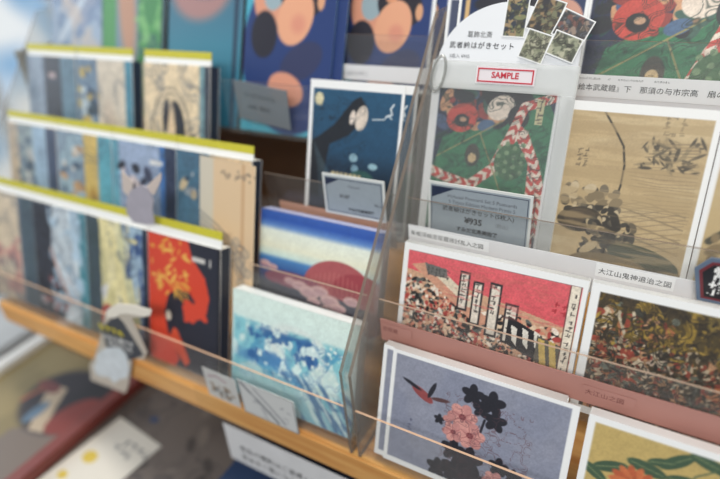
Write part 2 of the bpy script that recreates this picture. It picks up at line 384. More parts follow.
# ================================================================== printed art (all plain invented patterns in the photo's colours)
NAVYC = (32, 50, 92)
def art_flowers():
    A = Art(150, 106.5, (134, 139, 160), .6, 5)
    A.blotch(30, .52, (146, 149, 166), 3, .2, a=.6)
    dk = (38, 38, 48); pk = (196, 132, 128); pk2 = (160, 92, 94)
    def leaf(x, y, r):
        for k in range(5):
            a = k*1.257+.3; A.ell(x+.6*r*math.cos(a), y+.6*r*math.sin(a), r*.62, r*.42, dk, math.degrees(a))
    def bloom(x, y, r):
        for k in range(6):
            a = k*1.047+.2; A.ell(x+.55*r*math.cos(a), y+.5*r*math.sin(a), r*.52, r*.4, pk if k % 2 else (216, 150, 142), math.degrees(a))
        A.ell(x, y, r*.25, r*.22, (120, 52, 60)); 
        for k in range(6): a = k*1.047+.7; A.stroke([(x, y), (x+r*.7*math.cos(a), y+r*.6*math.sin(a))], .6, pk2)
    A.stroke([(68, 4), (72, 30), (80, 48), (84, 70)], 2, dk); A.stroke([(94, 8), (104, 20), (118, 26)], 1.6, dk)
    for x, y, r in ((72, 88, 8), (88, 86, 9), (92, 72, 8), (80, 78, 6), (62, 34, 9), (76, 30, 10), (66, 16, 11), (50, 12, 8), (82, 14, 10), (100, 34, 7), (112, 30, 6), (116, 14, 7), (47, 57, 4)): leaf(x, y, r)
    for x, y, r in ((66, 66, 12), (74, 52, 12), (60, 50, 9), (98, 20, 9), (112, 20, 7)): bloom(x, y, r)
    A.ell(54, 60, 4, 3, pk)
    # two loose red-brown petals drifting left of the bunch
    A.ell(30, 74, 11, 4, (150, 70, 72), -28); A.ell(20, 80, 9, 1.6, dk, -20); A.ell(38, 80, 8, 2, dk, 70); A.ell(46, 74, 8, 1.8, (90, 60, 62), 8)
    A.ticks(22, 46, 1, 3, 3, (80, 84, 110)); A.lines(7, .018, (96, 64, 72), 66, .5, (50, 10, 122, 84), 1, 0, (.45, .55)); A.grain(.07)
    return A.margin(3.6, 5, 5, 3.2)
def art_ochre():
    A = Art(150, 104, (192, 166, 100), .85, 6); A.blotch(40, .5, (196, 168, 100), 8, .2, a=.5)
    g = (66, 90, 68); O = lambda x: x-20; U = lambda y: y+17
    for x, y, r, t in ((40, 52, 12, 20), (62, 60, 13, -10), (78, 72, 12, 40), (96, 78, 12, -15), (110, 70, 12, -50), (84, 60, 10, 10), (30, 44, 11, -30), (124, 58, 12, -20), (70, 68, 9, 15), (140, 44, 12, 10)):
        x, y = O(x), U(y); A.ell(x, y, r, r*.36, g, t); A.stroke([(x-r*.8*math.cos(math.radians(t)), y-r*.8*math.sin(math.radians(t))), (x+r*.8*math.cos(math.radians(t)), y+r*.8*math.sin(math.radians(t)))], .6, (130, 144, 100))
    A.stroke([(O(84), U(40)), (O(90), U(66)), (O(100), U(74))], 1.2, (96, 110, 80))
    for k in range(14):
        a = k*.449; A.ell(O(56)+8*math.cos(a), U(44)+7*math.sin(a), 8, 3, (206, 110, 66) if k % 2 else (190, 92, 56), math.degrees(a))
    for k in range(18):
        a = k*.349; A.ell(O(96)+15*math.cos(a), U(42)+11*math.sin(a), 10, 5, (214, 186, 150) if k % 2 else (198, 160, 130), math.degrees(a))
    A.specks(40, (O(84), U(30), O(112), U(54)), [(222, 200, 168), (180, 130, 108)], 1.4, 3)
    A.ell(24, 24, 20, 9, g, 30); A.ell(60, 18, 22, 8, g, -10); A.ell(100, 30, 20, 8, g, 20); A.grain(.06)
    return A.margin(5, 5, 5, 5)
def art_crimson():
    A = Art(150, 104, (214, 82, 90), .55, 7)
    A.ygrad([(0, (216, 70, 82)), (60, (222, 84, 92)), (104, (226, 96, 104))])
    A.poly([(0, 82), (58, 76), (150, 62), (150, 0), (60, 0), (0, 20)], (206, 160, 128))
    cols = [(36, 34, 36), (236, 222, 204), (206, 130, 104), (92, 96, 92), (226, 196, 164), (176, 66, 60), (52, 48, 46)]
    A.specks(800, (2, 30, 66, 76), cols, .5, 1.7); A.specks(1000, (30, 4, 146, 44), cols, .5, 1.6)
    A.specks(200, (60, 40, 140, 60), cols, .8, 2.2)
    A.poly([(8, 86), (22, 90), (84, 52), (72, 46)], (208, 150, 122)); A.poly([(20, 88), (40, 84), (76, 60), (62, 60)], (222, 206, 180))
    A.poly([(20, 90), (40, 88), (42, 80), (24, 80)], (110, 108, 104)); A.ticks(24, 86, 6, 3, 2.2, (70, 66, 66))
    for x, y, w, h in ((52, 56, 9, 34), (64, 46, 9, 38), (78, 40, 10, 46), (92, 38, 11, 34)):
        A.rect(x, y, x+w, y+h, (52, 48, 50)); A.rect(x+1.6, y+2, x+w-1.6, y+h-2, (226, 214, 198)); A.ticks(x+4.2, y+h-4, 1, 6, 3.4, (48, 44, 46))
    A.poly([(96, 62), (124, 52), (124, 30), (96, 38)], (40, 38, 42))
    for x in (99, 108, 117): A.poly([(x, 55), (x+5, 53), (x+6, 38), (x+2, 42)], (226, 220, 208))
    A.poly([(120, 52), (138, 48), (138, 26), (120, 30)], (96, 92, 80))
    for x in (121, 129): A.poly([(x, 50), (x+5, 49), (x+9, 28), (x+4, 28)], (206, 176, 96))
    A.poly([(0, 22), (40, 14), (62, 0), (0, 0)], (222, 66, 80)); A.blotch(10, .6, (206, 100, 96), 5, .06, (40, 60, 140, 96), .5, 6)
    A.ticks(130, 80, 2, 2, 4, (170, 40, 50))
    A.rect(138.5, 6, 145.5, 98, (232, 220, 200)); A.ticks(142, 94, 1, 24, 2.9, (50, 46, 46)); 
    for x in (138.2, 145.6): A.stroke([(x, 6), (x, 98)], .6, (70, 50, 50))
    A.stroke([(7, 98), (146, 98)], .6, (90, 40, 44)); A.grain(.1)
    return A.margin(4.5, 6, 3.5, 6)
def art_battle():
    A = Art(150, 104, (74, 62, 44), .55, 8)
    A.blotch(9, .42, (176, 142, 48), 4, .16, (20, 48, 150, 104), .9, .35); A.blotch(6, .52, (60, 52, 38), 14, .08, (0, 50, 150, 104), .8, .3)
    A.blotch(16, .62, (206, 176, 66), 24, .1, (60, 50, 150, 104), .7, .6)
    cols = [(226, 206, 174), (170, 68, 50), (60, 62, 56), (204, 150, 110), (118, 128, 116), (50, 44, 40), (196, 116, 70), (150, 60, 48)]
    A.specks(240, (6, 6, 146, 62), cols, 1.5, 4.5, 2.6); A.specks(60, (6, 40, 60, 96), cols, 1.2, 3.6, 3); A.specks(160, (6, 6, 146, 36), cols+[(70, 56, 44), (56, 50, 44)], 1, 2.6, 3)
    A.ell(52, 50, 11, 8, (206, 180, 160), 30); A.ell(30, 58, 10, 7, (160, 62, 48), 20); A.ell(118, 58, 14, 9, (196, 196, 188), -20); A.ell(96, 46, 9, 7, (204, 120, 66))
    for a, b in (((20, 86), (30, 64)), ((30, 88), (38, 60)), ((34, 70), (60, 52))): A.stroke([a, b], 2.2, (222, 206, 176))
    dc = [(52, 46, 38), (70, 58, 42), (40, 38, 36), (200, 180, 150), (140, 60, 46), (92, 98, 86), (176, 130, 90)]
    A.specks(1500, (6, 6, 146, 70), dc, .4, 1.6, 3); A.specks(260, (6, 60, 146, 100), [(60, 52, 38), (120, 96, 40), (186, 150, 60)], .4, 1.4, 4)
    A.lines(9, .02, (44, 38, 34), 61, .8, None, 1, .4, (.4, .5, .6)); A.grain(.2); A.mix(np.full(A.X.shape, .22), (70, 58, 44))
    return A.margin(6, 6, 6, 6)
def art_tan():
    A = Art(105, 141, (200, 176, 134), .6, 9)
    A.blotch(60, .5, (188, 158, 112), 2, .3, a=.6, asp=4); A.blotch(50, .6, (168, 142, 104), 12, .1, (6, 86, 103, 140), .5, 7)
    for k in range(16):
        y = 58+k*2.6; A.stroke([(50+random.random()*20, y), (75, y+1.2*math.sin(k)), (98, y+1)], .5, (130, 112, 86), .7)
    for k in range(18):
        y = 34+k*2; pts = [(x, y+2.2*math.sin(x*.16+k*1.3)) for x in range(44, 100, 4)]; A.stroke(pts, .7, (140, 122, 94), .8)
    A.specks(70, (60, 96, 98, 118), [(92, 84, 70), (70, 64, 56), (150, 132, 100)], .5, 1.4, 5)
    for k in range(5): A.stroke([(62+k*2, 104+k*2.5), (96, 108+k*2.2)], .5, (90, 82, 70), .8)
    A.stroke([(28, 142), (29, 134), (38, 122), (46, 110), (49, 96), (49, 80), (47, 66)], 1.5, (48, 46, 42))
    A.specks(90, (10, 46, 50, 76), [(46, 44, 42), (72, 68, 62), (200, 180, 146), (110, 100, 84)], 1.4, 4, 1.8)
    A.ell(24, 50, 17, 10, (52, 46, 40), 8); A.ell(24, 52, 12, 7, (72, 62, 52), 10)
    A.specks(110, (30, 22, 64, 52), [(60, 58, 54), (188, 166, 128), (96, 86, 72), (44, 42, 42)], 1, 3.4, 2.6)
    A.ell(74, 26, 26, 10, (66, 70, 56), -12); A.ell(50, 16, 30, 10, (120, 104, 78)); A.ell(90, 16, 16, 6, (74, 72, 60))
    A.ticks(72, 138, 3, 5, 3.2, (110, 96, 74)); A.ticks(16, 104, 2, 4, 3, (96, 84, 66))
    A.grain(.05, .9); A.blotch(40, .56, (176, 150, 108), 44, .12, a=.6, asp=9); A.ygrad([(0, (150, 132, 100)), (143, (200, 178, 136))], .15); return A.margin(6, 8, 4, 7, (238, 238, 236))
def art_kabuki(w, h, seed, oy=0):
    A = Art(w, h, (40, 48, 76), .75, seed); s = w/100.0
    gr = (52, 122, 84); rd = (206, 74, 66); cr = (232, 214, 196)
    def q(*p): return [(x*s, (y+oy)*s) for x, y in p]
    A.poly(q((4, 6), (14, 46), (40, 60), (98, 64), (98, 40), (84, -30), (4, -30)), gr); A.poly(q((60, 70), (84, 92), (98, 70), (98, 20), (70, 30)), gr)
    A.blotch(8*s, .62, (36, 84, 64), 3, .05, (0, 0, w, (60+oy)*s), .6, 3, .6)
    A.specks(60, (8*s, (56+oy)*s, 60*s, (96+oy)*s), [(150, 60, 56), (60, 96, 84), (70, 90, 130), (40, 42, 52), (206, 150, 110)], 2*s, 5*s)
    A.ell(28*s, (62+oy)*s, 13*s, 11*s, (200, 72, 62), 20); A.ell(28*s, (60+oy)*s, 6*s, 5*s, (40, 40, 46)); A.ell(29*s, (61+oy)*s, 3*s, 2*s, (190, 150, 120))
    A.ell(62*s, (80+oy)*s, 21*s, 12*s, (34, 34, 42), -14); A.ell(58*s, (72+oy)*s, 11*s, 9*s, cr, 30); A.ell(72*s, (66+oy)*s, 8*s, 9*s, (36, 36, 44))
    A.ell(48*s, (58+oy)*s, 7*s, 4*s, (74, 104, 140), 20)
    A.braid(q((0, 20), (20, 14), (40, 10), (58, 26), (66, 46), (74, 56), (88, 34), (90, 0), (92, -30)), 8*s, rd, cr, 8*s)
    A.braid(q((66, 46), (76, 74), (96, 82)), 7*s, rd, cr, 8*s); A.braid(q((78, 54), (90, 30), (98, 6), (99, -20)), 7*s, rd, cr, 8*s)
    A.ell(70*s, (32+oy)*s, 12*s, 14*s, (70, 110, 74))
    for i in range(4):
        for j in range(4): A.ell((61+i*6)*s, (22+j*7+oy+(i % 2)*3)*s, 1.8*s, 1.8*s, (120, 150, 110))
    A.ell(40*s, (34+oy)*s, 6*s, 9*s, (70, 66, 60)); A.ell(40*s, (32+oy)*s, 3.4*s, 4*s, (206, 176, 130))
    A.stroke(q((10, 30), (60, 62)), 1*s, (150, 140, 90)); A.stroke(q((44, 52), (66, 8)), 1*s, (150, 140, 90))
    A.lines(12*s, .012, (34, 50, 46), 64, .7, None, 1.6, .5, (.42, .5, .58)); A.grain(.1)
    A.poly(q((62, -10), (76, -4), (90, -60), (70, -60)), (206, 160, 130)); A.ell(50*s, (-16+oy)*s, 16*s, 9*s, (36, 34, 38)); A.ell(46*s, (-22+oy)*s, 12*s, 8*s, (204, 156, 124))
    return A
def art_green_portrait():
    A = art_kabuki(109, 151, 11, 50); A.rect(92, 122, 98, 142, (206, 196, 150)); A.ticks(95, 140, 1, 4, 4, (70, 66, 60))
    return A.margin(7.5, 6, 2.5, 4)
def art_green_landscape(): return art_kabuki(148, 104, 12, -14).margin(4.5, 7, 4.5, 4)
def art_moonlit():
    A = Art(103, 145, (32, 78, 112), .75, 13)
    A.ygrad([(0, (28, 40, 52)), (52, (30, 44, 62)), (80, (34, 74, 106)), (150, (36, 84, 118))])
    A.poly([(0, 84), (14, 92), (30, 104), (50, 128), (58, 132), (64, 124), (60, 108), (46, 94), (26, 84), (20, 50), (30, 10), (0, 0)], (34, 38, 46))
    A.ell(60, 112, 6.5, 12, (222, 206, 190), -12); A.ell(50, 112, 3, 7, (226, 210, 196), -10)
    for k in range(9): A.stroke([(8+k*2, 84-k*3), (14+k*2.4, 60-k*3), (18+k*1.5, 30)], .7, (86, 116, 128), .7)
    A.stroke([(72, 112), (84, 113), (88, 117), (92, 114)], 1, (220, 226, 228)); A.stroke([(86, 116), (92, 118), (90, 123), (93, 127)], 1.6, (216, 222, 226))
    A.ell(54, 74, 4.5, 4, (150, 190, 206)); A.ell(56, 64, 4, 3.5, (130, 170, 190)); A.ell(76, 68, 5, 3, (146, 186, 200))
    A.ell(64, 54, 14, 9, (50, 92, 88))
    for k in range(7): A.rect(30+k*5, 46, 33.4+k*5, 58, (226, 206, 156))
    for k in range(9): A.rect(20+k*6, 8, 24.4+k*6, 18, (214, 150, 110))
    A.ell(11, 127, 5, 6, (226, 216, 176)); A.ticks(9, 130, 2, 3, 3, (190, 176, 130))
    A.ell(62, 20, 30, 10, (60, 92, 88), 0, .6, 4); A.lines(16, .012, (24, 34, 48), 71, .6, (0, 0, 66, 130), 2, .8, (.4, .5, .6)); A.grain(.08); return A.margin(4, 5, 3, 8, (240, 240, 240))
def art_oval(w, h, seed, m=5):
    """navy ground, peach rounded shapes inside a large circle, teal corner"""
    A = Art(w, h, (70, 170, 196), 1.4 if w > 110 else 1.0, seed); s = w/105.0
    A.ell(60*s, 78*s if h > 170 else 62*s, 62*s, 78*s, (38, 60, 118)); b = h*.56
    A.ell(26*s, b+18*s, 16*s, 26*s, (222, 150, 120), 14); A.ell(34*s, b+26*s, 12*s, 16*s, (150, 172, 182), -10); A.ell(42*s, b+38*s, 15*s, 7*s, (206, 140, 116), 10)
    A.ell(24*s, b-12*s, 16*s, 22*s, (42, 40, 52)); A.ell(66*s, b+24*s, 26*s, 20*s, (44, 40, 50), -20); A.ell(60*s, b+4*s, 20*s, 26*s, (232, 164, 128), -20)
    A.ell(58*s, b+34*s, 9*s, 6*s, (222, 150, 110), 30); A.ell(88*s, b+18*s, 4*s, 8*s, (220, 160, 120))
    A.ell(64*s, b-2*s, 8*s, 8*s, (214, 130, 112), 0, .6, 6); A.ell(70*s, b-36*s, 26*s, 16*s, (52, 58, 96), 30); A.ell(54*s, b-62*s, 22*s, 15*s, (224, 150, 122), -20)
    A.ell(10*s, h-9*s, 5*s, 6*s, (210, 206, 150))
    return A.margin(m, m, m, m) if m else A
def art_hills():
    A = Art(140, 102, (230, 232, 208), .8, 15)
    A.ygrad([(0, (40, 44, 70)), (26, (46, 52, 84)), (42, (46, 82, 150)), (54, (70, 130, 190)), (57, (198, 222, 216)), (66, (232, 232, 206)), (82, (226, 234, 222)), (87, (96, 140, 206)), (94, (42, 84, 176)), (102, (56, 96, 180))])
    A.ell(96, 36, 40, 30, (174, 84, 88)); A.ell(120, 36, 32, 22, (160, 62, 72)); A.ell(44, 34, 36, 9, (140, 72, 92))
    for k in range(13): A.stroke([(66+k*5, 36+10*math.sin(k*.26+.1)+8), (62+k*5.6, 34)], 1.1, (206, 128, 118), .55)
    A.poly([(0, 30), (40, 27), (90, 30), (140, 24), (140, 0), (0, 0)], (44, 46, 70))
    for x, y, r in ((52, 32, 10), (64, 28, 12), (76, 32, 10), (88, 25, 11), (98, 20, 9), (112, 30, 9), (8, 46, 7), (18, 44, 6), (40, 34, 7), (70, 20, 8), (84, 16, 7)): A.ell(x, y, r, r*.5, (214, 172, 168)); A.ell(x, y-1, r*.8, r*.3, (178, 134, 146), 0, .6)
    A.poly([(0, 26), (50, 20), (146, 12), (146, 0), (0, 0)], (38, 40, 58))
    A.stroke([(84, 2), (96, 9), (120, 10), (140, 4)], 1.2, (196, 120, 96)); A.stroke([(96, 9), (90, 0)], 1, (196, 120, 96)); A.stroke([(120, 10), (128, 18)], 1, (190, 110, 96)); A.grain(.05)
    return A
def art_foam():
    """pale aqua swirl of foam and deep-blue blotches"""
    A = Art(146, 113, (206, 230, 226), .9, 16)
    A.ygrad([(0, (120, 178, 196)), (30, (168, 208, 214)), (60, (206, 230, 228)), (106, (216, 236, 228))])
    A.ell(82, 70, 38, 22, (218, 228, 224), -10, .8, 6)
    A.blotch(26, .53, (110, 190, 206), 21, .08, (2, 20, 140, 86), .8); A.blotch(16, .58, (70, 150, 190), 22, .06, (8, 30, 130, 80), .8)
    A.ell(96, 70, 17, 12, (44, 98, 166), -30, .85, 3); A.ell(40, 50, 32, 8, (66, 122, 180), 8, .7, 4); A.ell(66, 44, 22, 8, (70, 130, 186), -25, .7, 4)
    A.blotch(9, .56, (222, 240, 234), 23, .05, (30, 36, 112, 82), .9); A.blotch(8, .6, (38, 88, 152), 27, .05, (20, 38, 110, 82), .8)
    A.specks(90, (96, 40, 134, 84), [(140, 206, 210), (228, 240, 234)], .6, 1.5, 1.3)
    A.ell(112, 46, 18, 16, (214, 228, 220), 0, .8, 5)
    A.blotch(34, .52, (72, 112, 156), 35, .08, (52, 0, 146, 44), .85, 7, -.9); A.blotch(22, .56, (206, 228, 226), 36, .06, (52, 0, 146, 48), .8, 8, -.9)
    A.lines(14, .014, (60, 110, 160), 68, .6, (6, 20, 132, 86), 1, .3, (.45, .55)); A.grain(.06)
    A.blotch(18, .55, (150, 200, 204), 33, .1, (0, 0, 80, 34), .7)
    return A
def art_ember():
    A = Art(105, 148, (40, 42, 56), 1.1, 17)
    A.poly([(0, 148), (60, 148), (66, 130), (84, 112), (90, 92), (86, 74), (72, 62), (66, 70), (70, 84), (62, 92), (46, 92), (30, 82), (24, 62), (28, 40), (46, 10), (40, 0), (0, 0)], (222, 66, 42))
    A.poly([(30, 30), (56, 4), (62, 12), (40, 50)], (226, 78, 44)); A.ell(44, 66, 16, 22, (36, 38, 52), 10)
    A.specks(16, (56, 62, 84, 78), [(222, 66, 42)], 3, 5)
    A.specks(44, (4, 78, 60, 144), [(232, 166, 60), (240, 186, 80)], .9, 2, 5)
    for k in range(4): A.stroke([(30+k*3, 96-k*3), (46, 100-k*4), (60, 96-k*4)], 1.4, (234, 170, 66))
    A.ell(30, 58, 4, 6, (226, 210, 190))
    A.rect(66, 128, 84, 133, (210, 206, 200)); A.rect(90, 126, 92, 134, (210, 206, 200)); A.rect(101, 0, 105, 148, (28, 30, 40))
    return A
def art_panels(seed, bands, extra=None, w=105, h=148):
    A = Art(w, h, bands[0][1], 1.5, seed); x = 0
    for (x1, c) in bands:
        A.rect(x, 0, x1, h, c); x = x1
    if extra: extra(A)
    A.lines(22, .016, (70, 82, 104), seed, .45, None, .6, .3, (.42, .5, .58)); A.grain(.12, 3)
    return A
def ex_r1b(A):
    A.poly([(22, 148), (48, 148), (80, 40), (76, 0), (60, 20)], (226, 214, 156)); A.poly([(48, 148), (62, 148), (92, 30), (80, 20)], (206, 204, 160))
    A.blotch(8, .56, (46, 74, 130), 5, .06, (56, 10, 100, 140), .9, .25); A.blotch(9, .6, (226, 216, 170), 9, .06, (36, 40, 92, 148), .7, .3)
    A.ell(36, 22, 14, 22, (190, 74, 66), 10); A.poly([(22, 62), (36, 72), (34, 58), (28, 46)], (216, 214, 210)); A.rect(68, 128, 88, 133, (216, 206, 150)); A.rect(97, 0, 105, 148, (34, 40, 60))
def ex_r1c(A):
    A.poly([(0, 148), (40, 148), (34, 90), (62, 40), (56, 0), (0, 0)], (48, 50, 60)); A.blotch(14, .56, (170, 196, 216), 6, .08, (30, 10, 96, 148), .9)
    A.stroke([(34, 90), (50, 54), (72, 26)], 5, (196, 160, 150)); A.specks(16, (10, 10, 70, 60), [(150, 90, 90), (200, 200, 206)], 2, 4)
def ex_r1d(A):
    A.blotch(22, .55, (206, 140, 132), 7, .08, (0, 10, 70, 90), .8); A.blotch(12, .6, (150, 120, 120), 17, .06, (0, 0, 70, 70), .7); A.rect(72, 0, 78, 148, (96, 112, 128))
def ex_fig(A):
    A.specks(46, (14, 20, 70, 120), [(60, 66, 90), (206, 190, 190), (120, 130, 160), (44, 46, 60)], 2.5, 7); A.ell(48, 40, 18, 30, (150, 160, 190)); A.rect(64, 126, 84, 131, (216, 216, 214)); A.rect(80, 0, 88, 70, (60, 100, 170))
def ex_yel(A):
    A.blotch(14, .5, (150, 176, 190), 4, .1, (4, 4, 52, 144), .9); A.specks(24, (6, 20, 50, 130), [(190, 150, 110), (60, 84, 110), (206, 200, 190)], 2.5, 6)
    A.poly([(54, 148), (80, 148), (72, 100), (80, 50), (66, 0), (54, 0)], (206, 176, 96)); A.ell(68, 70, 6, 14, (180, 140, 70))
def ex_blue(A):
    A.specks(40, (18, 20, 54, 130), [(92, 116, 140), (60, 80, 96), (190, 190, 186)], 2.5, 7)
def ex_ink(A):
    for k in range(7):
        A.stroke([(20, 110-k*6), (50, 96-k*6), (78, 74-k*5), (100, 60-k*7)], 1.2, (70, 84, 100))
    A.specks(20, (10, 20, 46, 130), [(150, 160, 168), (196, 176, 140), (40, 66, 92)], 2, 5)
def ex_oval(A):
    for r in (0, 1): A.stroke([(44+30*math.cos(t/12*math.pi), 74+(48-r*6)*math.sin(t/12*math.pi)) for t in range(25)], 1.2, (90, 88, 90))
    A.ell(54, 76, 13, 32, (42, 44, 54), 6); A.ell(36, 90, 5, 20, (44, 46, 56), -6); A.ell(46, 70, 6, 34, (224, 196, 160)); A.specks(16, (72, 20, 92, 70), [(44, 60, 66), (60, 70, 80)], 2, 5)
def ex_yb(A):
    A.specks(40, (4, 10, 40, 140), [(196, 170, 90), (70, 96, 130), (50, 66, 80), (170, 186, 196)], 3, 7); A.ell(60, 60, 12, 40, (196, 176, 160), 0, .6, 4)
def ex_gk(A):
    A.rect(38, 0, 74, 148, (58, 62, 74)); A.rect(48, 120, 62, 127, (196, 170, 170)); A.blotch(12, .56, (110, 130, 150), 3, .08, (0, 0, 38, 148), .8)

def stand_card(art, t, x, y, z, lean, label, group=None, name='postcard', cat='postcard', roll=0, **k):
    o = printed(name, art, t, **k); place(o, x, y, z, lean, roll); tag(o, label, cat, group); return o
def backs(src, n, x, y, z, lean, pitch, dx, label_first, label_rest, group, zdrop=0):
    """copies of a card standing behind it in the stack"""
    for k in range(1, n+1):
        c = src.copy(); COL.objects.link(c); d = pitch*k
        place(c, x+dx[(k-1) % len(dx)], y+d*math.cos(math.radians(lean)), z+zdrop-d*math.sin(math.radians(lean)), lean)
        c['label'] = label_first if (k == 1 and label_first) else label_rest; c['group'] = group

# ---------------------------------------------------------------- right rack, bottom row
LEAN = 18.0
g = 'flower postcards in the bottom row'
c = stand_card(art_flowers(), 1.9, -177.4, 280.5, -421.4, LEAN, 'violet-grey postcard of a pink flower bunch, front of its bottom-row stack', g)
backs(c, 5, -177.4, 280.5, -421.4, LEAN, 1.94, (-10, -10.5, -10, -9.5, -10.3), 'flower postcard just behind the front one, left edge peeking out', 'flower postcard deep in the bottom-row stack, only its white edges showing', g)
g = 'ochre postcards in the bottom row'
c = stand_card(art_ochre(), 1.9, -20.8, 280.5, -421.4, LEAN, 'ochre-yellow postcard of green leaves and pale blooms at the lower right corner', g)
backs(c, 5, -20.8, 280.5, -421.4, LEAN, 1.94, (1, 0, 1, .5, 0), None, 'ochre postcard in the lower right stack behind the front one, only its top edge showing', g)
# second row
g = 'crimson postcards in the second row'
c = stand_card(art_crimson(), 1.9, -190, 336, -348, LEAN, 'crimson postcard with tall banners over a speckled crowd, front of its stack', g)
backs(c, 4, -190, 336, -348, LEAN, 1.94, (0, -.8, 0, -1), None, 'crimson postcard behind the front one, only its white top edge showing', g)
g = 'brown and mustard postcards in the second row'
c = stand_card(art_battle(), 1.9, -37.5, 336, -348, LEAN, 'brown and mustard postcard full of small red and cream shapes', g)
backs(c, 4, -37.5, 336, -348, LEAN, 1.94, (0, -.8, 0, -1), None, 'mustard and brown postcard behind the front one, only its top edge showing', g)
# third row
g = 'green figure postcards in the third row'
gc = stand_card(art_green_portrait(), .9, -199.5, 406, -278.5, LEAN, 'green and navy postcard with red braid inside the clear sample sleeve', g)
g = 'tan postcards in the third row'
tan = art_tan()
c = stand_card(tan, 1.9, -84.5, 405, -275.5, LEAN, 'tan ink-wash postcard with a dark curved stroke, right of the sample sleeve', g)
backs(c, 5, -84.5, 405, -275.5, LEAN, 1.94, (0, -.6, 0, -.8), None, 'tan postcard behind the curved-stroke one, only its white top edge showing', g)
A = Art(103, 143, (200, 178, 134), 1.2, 31); A.blotch(40, .5, (188, 160, 112), 3, .2, a=.6, asp=3); A.stroke([(8, 52), (20, 64), (40, 70), (60, 66)], 5, (80, 78, 66)); A.specks(50, (10, 10, 90, 60), [(70, 66, 58), (140, 120, 88)], 1.5, 4); A.margin(4, 8, 4, 6)
stand_card(A, 1.9, 21.2, 405, -278.5, LEAN, 'tan postcard cut by the right picture edge behind the hexagonal sign')
# top row
g = 'large green postcards in the top row'
c = stand_card(art_green_landscape(), .9, -92.5, 503, -163.2, LEAN, 'green postcard with red and white braid at the top right', g)
backs(c, 2, -92.5, 503, -163.2, LEAN, 1.94, (0, -1), None, 'green postcard behind the top right one, a sliver of white edge showing', g)

# postcard set with an arched paper header and printed thumbnails
ps = empty('postcard_set'); place(ps, -199.5, 413, -278.5, LEAN); tag(ps, 'postcard set with an arched white header and five small picture thumbnails', 'postcard set')
A = Art(104, 150, NAVYC, 1.0, 33); A.ell(44, 128, 22, 20, (206, 160, 126)); A.ell(40, 142, 26, 8, (44, 44, 54)); A.rect(6, 112, 10, 146, (216, 176, 120)); A.ell(86, 128, 16, 18, (206, 150, 130)); A.margin(2.6)
pc = printed('picture_card', A, .9, parent=ps); pc.location = (.0135, .070, 0)
A = Art(40, 150, (70, 78, 104), 1.0, 34); A.margin(3); pc = printed('picture_card', A, .6, parent=ps); pc.location = (.003, .069, -.0012)
pts = [(0, 2), (-.3, 160)] + [(61-61.5*math.cos(math.radians(a)), 160+54*math.sin(math.radians(a))) for a in range(8, 91, 6)] + [(100, 206), (117, 190), (117, 2)]
hd = prism('arched_header', [(x/1000, y/1000) for x, y in pts], .0006, mat('header_paper', (226, 228, 232), .5), ps); hd.location.z = .0012
text('葛飾北斎', 5.4, INK, hd, 24.5, 188, .8, sp=1.02); text('武者絵はがきセット', 5.8, INK, hd, 9.5, 179.3, .8, bold=.06, sp=1.18); text('5枚入 ¥935', 3.8, GREYINK, hd, 10.5, 170.5, .8)
def thumb(w, h, cols, x, y, rot, seed):
    A = Art(w, h, cols[0], .6, seed); A.specks(160, (1, 1, w-1, h-1), cols, .6, 2.2, 2.4); A.lines(7, .03, (50, 48, 44), seed, .6, None, 1, .5, (.45, .55)); A.margin(1.0)
    o = printed('thumbnail_print', A, .4, parent=ps); o.location = (x/1000, y/1000, .0019+.0004*(seed % 5)); o.rotation_euler = (0, 0, math.radians(rot))
thumb(18.5, 32, [(72, 72, 62), (128, 130, 92), (160, 136, 100), (56, 62, 74)], 54, 187, -2, 40)
thumb(23, 27, [(78, 72, 62), (150, 124, 90), (120, 120, 92), (52, 52, 58)], 72, 194, -18, 41)
thumb(26, 21, [(60, 62, 70), (150, 130, 116), (120, 80, 74), (84, 88, 98)], 93, 190, -23, 42)
thumb(20.5, 23, [(150, 152, 126), (126, 130, 104), (98, 100, 84), (174, 172, 146)], 69.5, 172, -16, 43)
thumb(23, 19, [(150, 154, 128), (80, 84, 70), (106, 110, 90), (178, 176, 150)], 91, 175.5, -19, 44)

# clear sample sleeve with its red-framed sticker
sl = empty('sample_sleeve'); place(sl, -199.6, 401, -278.5, LEAN); tag(sl, 'clear plastic sleeve with a red SAMPLE sticker over the green card', 'sleeve')
def film(name, x0, y0, x1, y1, z, m, parent):
    o = box(name, (x0/1000, y0/1000, z/1000), (x1/1000, y1/1000, (z+.3)/1000), m, parent); return o
film('film_front', 0, 0, 121, 147, 0, SLEEVE, sl); film('film_flap', 0, 147.2, 121, 170, 0, SLEEVEH, sl)
fl = film('film_side_seam', 110, 0, 121, 147, .5, SLEEVEH, sl)
stk = film('sample_sticker', 40, 153, 88.5, 166.5, .5, mat('sticker_paper', (222, 214, 218), .5), sl); stk['label'] = 'red-framed sticker reading SAMPLE'
bm = bmesh.new()
for lo, hi in (((41.3, 154.2), (87.2, 155.3)), ((41.3, 164.2), (87.2, 165.3)), ((41.3, 155.3), (42.4, 164.2)), ((86.1, 155.3), (87.2, 164.2))): bm_box(bm, (lo[0]/1000, lo[1]/1000, .0009), (hi[0]/1000, hi[1]/1000, .0011))
me = bpy.data.meshes.new('sticker_frame'); bm.to_mesh(me); bm.free(); link('sticker_frame', me, RED, stk)
text('SAMPLE', 6.6, RED, stk, 64.3, 159.9, 1.0, 'CENTER', bold=.2)

